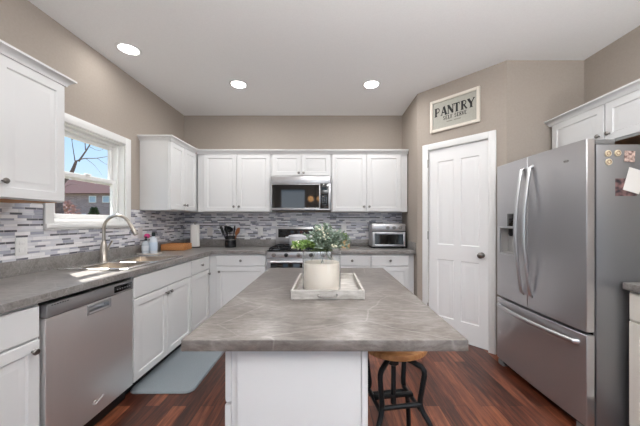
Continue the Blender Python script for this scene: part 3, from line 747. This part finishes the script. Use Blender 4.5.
# pendant behind the camera (seen mirrored in the microwave door)
PL = thing('pendant_light', 'two-globe warm pendant light behind the viewer', 'lamp', (-.36, -1.5, 1.93))
obj('stem', tube(NB(), [(0, 0, .08), (0, 0, H-1.93)], .008, 10), black_m, PL)
obj('crossbar', tube(NB(), [(-.16, 0, .08), (.16, 0, .08)], .01, 10), black_m, PL)
for s in (-1, 1):
    M = Matrix.Translation((s*.14, 0, 0))
    obj('globe', lathe(NB(), [(0, -.09)]+[(.09*math.sin(PI*i/12), -.09*math.cos(PI*i/12)) for i in range(1, 12)]+[(0, .09)], 20, M), warm_m, PL)

# fill lights added behind the viewer to brighten the ceiling, built as uplighters
for x, y, pw, lb in ((.5, -.40, 92, 'added white fill uplighter standing right behind the viewer'), (1.85, -.5, 42, 'added white fill uplighter behind the viewer by the right wall')):
    r = thing('fill_uplighter', lb, 'lamp', (x, y, 0))
    obj('base', lathe(NB(), [(.15, 0), (.15, .015), (.02, .03), (0, .03)], 28), trim_m, r)
    obj('pole', lathe(NB(), [(.013, .0305), (.013, 1.50), (0, 1.50)], 12), trim_m, r)
    obj('bowl', lathe(NB(), [(.02, 1.501), (.12, 1.54), (.20, 1.62), (.19, 1.62), (.11, 1.55), (0, 1.53)], 28), trim_m, r)
    d = bpy.data.lights.new('lamp', 'AREA'); d.shape = 'DISK'; d.size = .36; d.energy = pw; d.color = (.97, .985, 1)
    lo = bpy.data.objects.new('lamp', d); C.objects.link(lo); lo.parent = r; lo.location = (0, 0, 1.63); lo.rotation_euler = (PI, 0, 0)

# ------------------------------------------------------------------ tray, vase, candle, greenery on the island
IT = .9065
TR = thing('serving_tray', 'whitewashed wooden tray on the island under the glass vase', 'tray', (.003, 1.24, IT))
tw, td, th = .164, .41, .042
obj('floor', box(NB(), -tw+.012, tw-.012, .012, td-.012, .002, .012, .001), wash_m, TR)
for nm, q in (('side_wall', (-tw, -tw+.0118, 0, td)), ('side_wall', (tw-.0118, tw, 0, td)), ('end_wall', (-tw+.012, tw-.012, 0, .0118)), ('end_wall', (-tw+.012, tw-.012, td-.0118, td))):
    obj(nm, box(NB(), *q, 0, th, .0015, 1), wash_m, TR)
for yy, s in ((-.0005, -1), (td+.0005, 1)):
    obj('handle', tube(NB(), smoothpts([(-.04, yy, .024), (-.038, yy+s*.010, .016), (0, yy+s*.012, .013), (.038, yy+s*.010, .016), (.04, yy, .024)], 4), .004, 8), knob_m, TR)
VX, VY, VZ = -.026, 1.37, IT+.0125
r = .0945
vs_o = tag(obj('glass_vase', lathe(NB(), [(0, 0), (r-.004, 0), (r, .004), (r, .197), (r-.002, .199), (r-.004, .197), (r-.004, .008), (0, .008)], 48), vase_m), 'clear glass cylinder vase holding a white candle on the tray', 'vase', (VX, VY, VZ))
CN = thing('candle', 'thick white pillar candle inside the glass vase', 'candle', (VX, VY, VZ+.0085))
obj('wax', lathe(NB(), [(0, 0), (.085, 0), (.087, .003), (.087, .124), (.083, .128), (.06, .124), (0, .122)], 48), wax_m, CN)
obj('wick', tube(NB(), [(0, 0, .121), (.001, 0, .13), (.004, 0, .136)], .0015, 6), black_m, CN)
EU = thing('greenery_arrangement', 'grey-green leafy sprigs with pale blossoms in the top of the glass vase', 'plant', (VX, VY, VZ+.137))
leafA = mottled('leaf_sage', (112, 132, 112), (160, 174, 160), 60, .6); leafB = mottled('leaf_green', (96, 132, 62), (150, 176, 96), 60, .6); blos = mat('blossom_cream', (232, 228, 206), .7)
stems, fa, fb, bl = NB(), NB(), NB(), NB()
def leaf(bm, p, d, L, Wd):
    d = d.normalized(); s = d.cross(Vector((random.uniform(-1, 1), random.uniform(-1, 1), random.uniform(.2, 1)))).normalized(); n = s.cross(d)
    P = [p, p+d*L*.3+s*Wd*.42+n*Wd*.12, p+d*L*.65+s*Wd*.42+n*Wd*.12, p+d*L, p+d*L*.65-s*Wd*.42+n*Wd*.12, p+d*L*.3-s*Wd*.42+n*Wd*.12, p+d*L*.3, p+d*L*.65]
    V = [bm.verts.new(q) for q in P]
    for q in ((0, 1, 6), (0, 6, 5), (1, 2, 7, 6), (6, 7, 4, 5), (2, 3, 7), (7, 3, 4)): bm.faces.new([V[i] for i in q])
for k in range(96):
    az = random.uniform(0, 2*PI); el = random.uniform(.05, 1.3); L = random.uniform(.07, .115)
    base = Vector((random.uniform(-.06, .06), random.uniform(-.06, .06), .004 if k % 16 == 0 else .052))
    reach = .105*math.cos(el*(.2 if math.cos(az) < -.62 else 1))
    mid = Vector((math.cos(az)*reach*.45, math.sin(az)*reach*.45, .072+.02*math.sin(el)))
    if math.cos(az) < -.62: el *= .2
    reach = .108*math.cos(el)
    green = math.cos(az) < -.62
    tip = Vector((math.cos(az)*reach*1.25, math.sin(az)*reach*1.2, .072+L*math.sin(el)))
    pts = smoothpts([base, mid, tip], 5); tube(stems, pts, .0012, 5)
    for i in range(3, len(pts)):
        for _ in range(3):
            d = (pts[i]-pts[i-1]).normalized()+Vector((random.uniform(-1, 1), random.uniform(-1, 1), random.uniform(-.6, .9)))
            leaf(fb if green else fa, pts[i], d, random.uniform(.014, .024), random.uniform(.008, .014))
    if k % 5 == 0:
        for _ in range(7):
            q = tip+Vector((random.uniform(-.012, .012), random.uniform(-.012, .012), random.uniform(-.012, .012)))
            bmesh.ops.create_icosphere(bl, subdivisions=1, radius=.005, matrix=Matrix.Translation(q))
obj('stems', stems, mat('stem_green', (96, 110, 76), .7), EU); obj('foliage', fa, leafA, EU, smooth=0); obj('foliage', fb, leafB, EU, smooth=0); obj('blossoms', bl, blos, EU)

# ------------------------------------------------------------------ bar stool
ST = thing('bar_stool', 'industrial stool with round wooden seat and black metal legs beside the island', 'stool', (.325, 1.37, 0), math.radians(9))
obj('seat', lathe(NB(), [(0, .640), (.145, .640), (.157, .645), (.16, .655), (.157, .668), (.145, .674), (0, .672)], 40), seat_m, ST)
obj('seat_plate', lathe(NB(), [(0, .632), (.08, .632), (.08, .6395), (0, .6395)], 24), iron_m, ST)
obj('screw', lathe(NB(), [(.006, .36), (.014, .365), (.014, .40), (.012, .405), (.012, .6315), (0, .6315)], 14), iron_m, ST)
obj('hub', lathe(NB(), [(.02, .555), (.026, .56), (.026, .62), (.02, .625)], 18), iron_m, ST)
for sx in (-1, 1):
    for sy in (-1, 1):
        pts = [(sx*.015, sy*.015, .612), (sx*.06, sy*.06, .597), (sx*.097, sy*.097, .582), (sx*.105, sy*.105, .568)]+smoothpts([(sx*.106, sy*.106, .55), (sx*.097, sy*.097, .47), (sx*.092, sy*.092, .42), (sx*.10, sy*.10, .38), (sx*.124, sy*.124, .33), (sx*.142, sy*.142, .25), (sx*.151, sy*.151, .12), (sx*.154, sy*.154, .012)], 5)
        lg = obj('leg', tube(NB(), pts, .0125, 10), iron_m, ST)
        obj('foot_pad', lathe(NB(), [(.02, 0), (.02, .01), (.012, .016)], 14, Matrix.Translation((sx*.154, sy*.154, 0))), black_m, lg)
for (a, b, z) in (((-1, -1), (1, -1), .41), ((1, -1), (1, 1), .385), ((1, 1), (-1, 1), .36), ((-1, 1), (-1, -1), .385)):
    obj('crossbar', tube(NB(), [(a[0]*.094, a[1]*.094, z), (b[0]*.094, b[1]*.094, z)], .011, 10), iron_m, ST)
M = obj('hub_brace', box(NB(), -.098, .098, -.012, .012, .395, .41, .002), iron_m, ST)

# ------------------------------------------------------------------ floor mat
bm = NB(); x0, x1, y0, y1, rr = 0, .475, 0, .95, .06
ring = []
for cx, cy, a0 in ((x1-rr, y0+rr, -PI/2), (x1-rr, y1-rr, 0), (x0+rr, y1-rr, PI/2), (x0+rr, y0+rr, PI)):
    for i in range(7): ring.append((cx+rr*math.cos(a0+PI/2*i/6), cy+rr*math.sin(a0+PI/2*i/6)))
def inset(pt, k): c = Vector(((x0+x1)/2, (y0+y1)/2)); v = Vector(pt); return v+(c-v).normalized()*k
rows = [[bm.verts.new((*inset(q, k), z)) for q in ring] for k, z in ((0, .001), (0, .006), (.012, .016))]
for a, b in zip(rows, rows[1:]):
    for i in range(len(a)): j = (i+1) % len(a); bm.faces.new((a[i], a[j], b[j], b[i]))
bm.faces.new(rows[-1]); bm.faces.new(list(reversed(rows[0])))
tag(obj('floor_mat', bm, mat_m), 'grey rubber kitchen mat on the floor in front of the sink cabinet', 'mat', (-1.455, 2.03, 0))

# ------------------------------------------------------------------ outlets
def outlet(loc, rz, lb, m):
    r = thing('wall_outlet', lb, 'outlet', loc, rz, 'wall outlets on the tile')
    pl = obj('cover_plate', box(NB(), -.036, .036, -.006, -.0005, -.058, .058, .002), m, r)
    for s in (-1, 1):
        so = obj('socket', box(NB(), -.017, .017, -.0085, -.0062, s*.024-.014, s*.024+.014, .003), m, pl)
    return r
outlet((XL+.008, 1.822, 1.09), PI/2, 'white outlet on the left wall tile, below the near wall cabinet', plate_m)
outlet((XL+.008, 2.98, 1.13), PI/2, 'pale outlet on the left wall tile, beyond the faucet', tan_m)
outlet((-1.635, YB-.008, 1.11), 0, 'pale outlet on the back tile, between paper towel and utensil crock', tan_m)
outlet((-.93, YB-.008, 1.11), 0, 'white outlet on the back tile, between utensil crock and range', plate_m)
outlet((.235, YB-.008, 1.14), 0, 'white outlet on the back tile, above the small wooden box', plate_m)

# ------------------------------------------------------------------ worktop clutter
TO = thing('toaster_oven', 'stainless toaster oven on the worktop right of the range', 'toaster oven', (.575, 3.58, CZ+.0005))
w = .43; h = .315
obj('body', box(NB(), 0, w, 0, .29, .015, h, .012, 3), steel_m, TO)
obj('side_panel', box(NB(), w+.0005, w+.012, .02, .28, .02, h-.03, .004), black_m, TO)
obj('base', box(NB(), -.01, w+.012, -.008, .285, .008, .0148), black_m, TO)
for xx in (.03, w-.03):
    for yy in (.03, .25): obj('foot', lathe(NB(), [(.013, 0), (.013, .0078)], 12, Matrix.Translation((xx, yy, 0))), black_m, TO)
pn = obj('control_panel', box(NB(), .004, w-.004, -.008, -.0005, .222, h-.006, .003), steel_m, TO)
for xx in (.2, .28, .36): obj('knob', lathe(NB(), [(.024, 0), (.022, .016), (0, .017)], 20, Matrix.Translation((xx, -.008, .265)) @ Matrix.Rotation(PI/2, 4, 'X')), knob_m, pn)
obj('gap_strip', box(NB(), .004, w-.004, -.006, -.0005, .211, .2215), black_m, TO)
td_ = obj('door', frame_bm(.008, w-.008, .025, .21, .026, -.022, -.0005, .003), steel_m, TO)
obj('door_glass', box(NB(), .0342, w-.0342, -.016, -.006, .0512, .1838), blackg_m, td_)
bm = NB(); tube(bm, [(.05, -.05, .19), (w-.05, -.05, .19)], .009, 10)
for xx in (.06, w-.06): tube(bm, [(xx, -.02, .19), (xx, -.05, .19)], .006, 8)
obj('handle', bm, steelh_m, td_)

SB = thing('wooden_box', 'small pale wooden box with green sprigs, left of the toaster oven', 'planter', (.235, 3.66, CZ+.0005))
bxo = obj('box', gridslab(NB(), [-.056, -.046, .046, .056], [-.056, -.046, .046, .056], lambda u, v: True, lambda u, v: (u, v, .092 if abs(u) > .05 or abs(v) > .05 else .08), lambda u, v: (u, v, 0)), boxw_m, SB, smooth=0)
obj('front_label', box(NB(), -.03, .03, -.0585, -.0562, .025, .07, .001), mat('label_tan', (222, 190, 142), .6), SB)
f3, s3 = NB(), NB()
for k in range(22):
    az = random.uniform(0, 2*PI); tip = Vector((math.cos(az)*random.uniform(.01, .06), math.sin(az)*random.uniform(.01, .05), random.uniform(.11, .19))); base = Vector((tip.x*.4, tip.y*.4, .082))
    pts = smoothpts([base, (base+tip)/2+Vector((0, 0, .01)), tip], 3); tube(s3, pts, .0012, 5)
    for q in pts[2:]:
        for _ in range(2): leaf(f3, q, Vector((random.uniform(-1, 1), random.uniform(-1, 1), random.uniform(-.2, 1))), .022, .012)
obj('stems', s3, MATS['stem_green'], SB); obj('foliage', f3, leafB, SB, smooth=0)

PT = thing('paper_towel', 'white paper towel roll on a dark stand in the back left corner', 'paper towel', (-1.745, 3.70, CZ+.0005))
obj('stand_base', lathe(NB(), [(.07, 0), (.07, .008), (.06, .012), (0, .012)], 28), black_m, PT)
obj('stand_post', lathe(NB(), [(.007, .0125), (.007, .315), (.013, .32), (.012, .335), (0, .34)], 14), knob_m, PT)
rl = obj('roll', lathe(NB(), [(.02, .014), (.058, .014), (.056, .295), (.052, .3), (.02, .3)], 36), paper_m, PT)
obj('loose_sheet', tube(NB(), [(.02, -.0575, .02), (.018, -.058, .15), (.012, -.056, .29)], [.04, .038, .034], 8, .04, up=(1, 0, 0)), paper_m, rl)

CR = thing('utensil_crock', 'black utensil crock on the back worktop left of the range', 'crock', (-1.28, 3.72, CZ+.0005))
obj('pot', lathe(NB(), [(0, 0), (.066, 0), (.07, .005), (.071, .145), (.067, .148), (.064, .145), (.064, .01), (0, .008)], 32), mat('black_ceramic', (24, 24, 26), .25), CR)
obj('band', lathe(NB(), [(.0712, .098), (.0722, .1), (.0722, .106), (.0712, .108)], 32), knob_m, CR)
CZ1 = CZ+.012
def utensil(name, lb, kind, x, y, tx, ty, L, m):
    r = thing(name, lb, 'utensil', (-1.28+x, 3.72+y, CZ1), 0, 'cooking utensils in the black crock')
    d = Vector((tx, ty, 1)).normalized()
    obj('handle', tube(NB(), [(0, 0, 0), d*L*.5, d*L], [.005, .006, .0055], 8), m, r)
    rot = d.to_track_quat('Z', 'Y').to_matrix().to_4x4(); T = Matrix.Translation(d*L) @ rot
    bm = NB()
    if kind == 'spoon':
        n = 10
        lathe(bm, [(0, -.005)]+[(.031*math.sin(PI*i/n)**.8, .045-.045*math.cos(PI*i/n)) for i in range(1, n)]+[(0, .09)], 16)
        for v in bm.verts: v.co.y = v.co.y*.22
    elif kind == 'ladle':
        for i in range(1): lathe(bm, [(0, -.03), (.02, -.026), (.036, -.008), (.04, .01), (.037, .01), (.032, -.006), (.018, -.021), (0, -.025)], 18, Matrix.Translation((0, -.03, .03)) @ Matrix.Rotation(-1.2, 4, 'X'))
    else:
        gridslab(bm, [-.036, -.022, -.014, -.004, .004, .014, .022, .036], [0, .02, .085, .1], lambda u, v: not (.02 < v < .085 and any(a < u < b for a, b in ((-.022, -.014), (-.004, .004), (.014, .022)))), lambda u, v: (u*(.6 if v == 0 else 1), -.003, v), lambda u, v: (u*(.6 if v == 0 else 1), .003, v))
    bm.transform(T @ Matrix.Diagonal((1.55, 1.5, 1.2, 1))); obj('head', bm, m, r)
utensil('slotted_spatula', 'black slotted spatula leaning left in the crock', 'spatula', -.03, .0, -.36, -.05, .165, black_m)
utensil('ladle', 'black ladle standing in the middle of the crock', 'ladle', -.012, .025, -.06, .06, .19, black_m)
utensil('serving_spoon', 'black serving spoon beside the wooden spoon in the crock', 'spoon', .012, .02, .12, .05, .175, black_m)
utensil('wooden_spoon', 'brown wooden spoon leaning right in the crock', 'spoon', .028, -.01, .36, -.08, .16, spoonw_m)
utensil('turner', 'black turner at the front of the crock', 'spatula', -.005, -.03, -.16, -.10, .165, black_m)

BK = thing('wicker_basket', 'low brown wicker tray basket in the back left corner of the worktop', 'basket', (-1.955, 3.29, CZ+.0005), math.radians(4))
obj('bottom', box(NB(), .0118, .2542, .0118, .2148, 0, .008), wick_m, BK)
for nm, q in (('long_side', (0, .266, 0, .0115)), ('long_side', (0, .266, .215, .2265)), ('short_side', (0, .0115, .012, .2145)), ('short_side', (.2545, .266, .012, .2145))):
    obj(nm, box(NB(), *q, .0, .066, .004), wick_m, BK)
bm = NB()
tube(bm, [(.006, .006, .068), (.26, .006, .068), (.26, .22, .068), (.006, .22, .068), (.006, .006, .068)], .007, 8); obj('rim', bm, wick_m, BK)

SD = tag(obj('soap_tray', box(NB(), -.1, .1, -.06, .06, 0, .012, .005), mat('tray_pale', (214, 208, 200), .4)), 'pale soap tray behind the sink holding the bottles', 'tray', (-1.868, 2.95, CZ+.0005))
zt = CZ+.013
soap_m = mat('pale_blue_soap', (206, 212, 220), .2); soap2_m = mat('white_blue_bottle', (216, 222, 230), .25)
r = thing('soap_bottle', 'short pale blue soap bottle with black pump behind the sink', 'bottle', (-1.895, 2.93, zt))
obj('body', lathe(NB(), [(0, 0), (.036, 0), (.038, .004), (.038, .10), (.030, .118), (.013, .125), (.013, .132)], 24), soap_m, r)
obj('label', lathe(NB(), [(.0384, .03), (.0388, .031), (.0388, .08), (.0384, .081)], 24), mat('label_white', (226, 230, 236), .5), r)
pm = obj('pump', lathe(NB(), [(.0145, .1325), (.0145, .145), (.006, .148), (.006, .165), (.011, .166), (.011, .174), (0, .175)], 16), black_m, r)
obj('nozzle', tube(NB(), [(0, 0, .17), (.02, -.02, .171), (.03, -.03, .164)], .004, 8), black_m, pm)
r = thing('spray_bottle', 'taller pale blue bottle with dark cap behind the sink', 'bottle', (-1.812, 2.925, zt))
obj('body', lathe(NB(), [(0, 0), (.034, 0), (.036, .004), (.036, .13), (.028, .158), (.014, .168), (.014, .178)], 24), soap2_m, r)
obj('label', lathe(NB(), [(.0364, .03), (.0368, .031), (.0368, .115), (.0364, .116)], 24), mat('label_blue', (196, 210, 226), .5), r)
obj('cap', lathe(NB(), [(.016, .1785), (.017, .182), (.017, .215), (.013, .22), (0, .221)], 18), mat('dark_teal_cap', (20, 40, 42), .4), r)
r = thing('dish_brush', 'pink-headed dish brush behind the pale blue soap bottle', 'brush', (-1.92, 2.988, zt))
obj('handle', tube(NB(), [(0, 0, 0), (0, 0, .10), (.004, 0, .155)], .006, 10), mat('brush_white', (232, 232, 232), .4), r)
obj('head', lathe(NB(), [(0, .15), (.022, .155), (.028, .17), (.026, .19), (.016, .2), (0, .202)], 18), mat('pink_bristle', (206, 70, 130), .7), r)
r = thing('squeeze_bottle', 'small white bottle with red cap between the soap bottles', 'bottle', (-1.852, 2.985, zt))
obj('body', lathe(NB(), [(0, 0), (.024, 0), (.025, .003), (.025, .14), (.012, .16), (.012, .17)], 20), mat('bottle_white', (228, 230, 232), .3), r)
obj('cap', lathe(NB(), [(.014, .1705), (.014, .195), (0, .197)], 16), mat('red_cap', (196, 66, 84), .4), r)

# ------------------------------------------------------------------ outside the window
struct('ground', box(NB(), -60, -2.3, -10, 70, -.7, -.6), mottled('lawn', (110, 106, 70), (132, 124, 86), 2, .9), label='winter lawn outside the window')
brick_m = mat('brick_wall', (128, 100, 98), .9); t = NT(brick_m); p = t.sep(t.pos())
bt = t.new('ShaderNodeTexBrick'); t.link(t.comb(t.math('ADD', p[0], p[1]), p[2]), bt.inputs['Vector']); bt.inputs['Scale'].default_value = 1
bt.inputs['Brick Width'].default_value = .3; bt.inputs['Row Height'].default_value = .1; bt.inputs['Mortar Size'].default_value = .008
bt.inputs['Color1'].default_value = (*lin((150, 124, 122)), 1); bt.inputs['Color2'].default_value = (*lin((172, 146, 142)), 1); bt.inputs['Mortar'].default_value = (*lin((184, 170, 166)), 1)
t.link(bt.outputs['Color'], t.b.inputs['Base Color'])
HS = thing('neighbor_house', 'brown brick house with white windows seen through the window', 'house', (-28, 25, -.6))
hw, hd = 13, 8
obj('wall', box(NB(), 0, hw, 0, hd, 0, 4.4), brick_m, HS)
bm = NB(); V = [bm.verts.new(q) for q in ((-.4, -.4, 4.3), (hw+.4, -.4, 4.3), (hw+.4, hd+.4, 4.3), (-.4, hd+.4, 4.3), (-.4, hd/2, 6.15), (hw+.4, hd/2, 6.15))]
for q in ((0, 1, 5, 4), (2, 3, 4, 5), (0, 4, 3), (1, 2, 5), (3, 2, 1, 0)): bm.faces.new([V[i] for i in q])
obj('roof', bm, mottled('shingles', (92, 74, 74), (106, 88, 86), 6, .9, spec=0), HS, smooth=0)
wgl = mat('house_window_glass', (176, 190, 204), .15)
for x, z in ((3.6, 3.5), (7.1, 3.5), (8.3, 3.5), (10.6, 3.5), (5.0, 1.9), (6.2, 1.9), (9.4, 1.9)):
    f = obj('window', frame_bm(x-.32, x+.32, z, z+.6, .06, -.06, -.001, .005), trim_m, HS)
    obj('pane', box(NB(), x-.259, x+.259, -.03, -.002, z+.061, z+.539), wgl, f)
TRE = thing('bare_tree', 'bare leafless tree outside the upper sash of the window', 'tree', (-7.9, 8.3, -.6))
bark = mottled('bark', (92, 76, 74), (120, 102, 98), 12, .9)
tk = NB()
def tpx(px, py, Y=8.3): return Vector(((px-327)*Y/280+7.9, (random.uniform(-.08, .08)), 1.255-(py-221)*Y/280+.6))
trunk = smoothpts([(0, 0, 0), (.02, 0, 1.6), tpx(61, 190), tpx(69, 174), tpx(77, 161)], 4)
tube(tk, trunk, [.12-.09*i/(len(trunk)-1) for i in range(len(trunk))], 8); obj('trunk', tk, bark, TRE)
br_ = NB()
def branch(pts, r0):
    P = smoothpts([tpx(*q) for q in pts], 3); tube(br_, P, [r0*.75*(1-.8*i/(len(P)-1)) for i in range(len(P))], 6)
for pts, r0 in (([(77, 161), (85, 150), (92, 142), (100, 134)], .035), ([(77, 161), (86, 159), (97, 158), (113, 155)], .028), ([(77, 161), (74, 154), (73, 140), (71, 126)], .02),
                ([(85, 150), (86, 141), (85, 130), (87, 118)], .018), ([(92, 142), (94, 136), (93, 126)], .012), ([(97, 158), (106, 164), (113, 166)], .009), ([(86, 159), (95, 166), (104, 176)], .009),
                ([(73, 140), (69, 134), (66, 130)], .01), ([(88, 146), (98, 150), (112, 143)], .009), ([(61, 190), (52, 176), (44, 160), (40, 140)], .06), ([(61, 190), (72, 184), (82, 186)], .015),
                ([(52, 176), (56, 160), (58, 140), (55, 120)], .03), ([(100, 134), (108, 126), (118, 118)], .012), ([(85, 130), (90, 120), (98, 110)], .01)):
    branch(pts, r0)
obj('branches', br_, bark, TRE)
def shrub(name, lb, loc, rx_, hz, m, n, conical):
    r = thing(name, lb, 'shrub', loc)
    bm = NB()
    for _ in range(n):
        zz = random.random(); rr = rx_*((1-zz)**.8 if conical else math.sqrt(max(.05, 1-(2*zz-1)**2)))*math.sqrt(random.random()); az = random.uniform(0, 2*PI)
        leaf(bm, Vector((rr*math.cos(az), rr*math.sin(az), .1+zz*hz)), Vector((math.cos(az), math.sin(az), random.uniform(0, 1))), .22, .11)
    obj('foliage', bm, m, r, smooth=0)
    obj('stem', tube(NB(), [(0, 0, 0), (0, 0, hz*.8)], [.05, .02], 8), bark, r)
shrub('evergreen_shrub', 'dark green conical shrub in front of the brick house', (-15.8, 19, -.6), .75, 2.6, mottled('shrub_green', (56, 70, 48), (92, 104, 70), 10, .8), 900, True)
shrub('bare_shrub', 'pinkish brown winter shrub outside, low beside the window edge', (-13.2, 14, -.6), .7, 2.7, mottled('shrub_pink', (150, 112, 104), (196, 160, 150), 10, .8), 700, False)
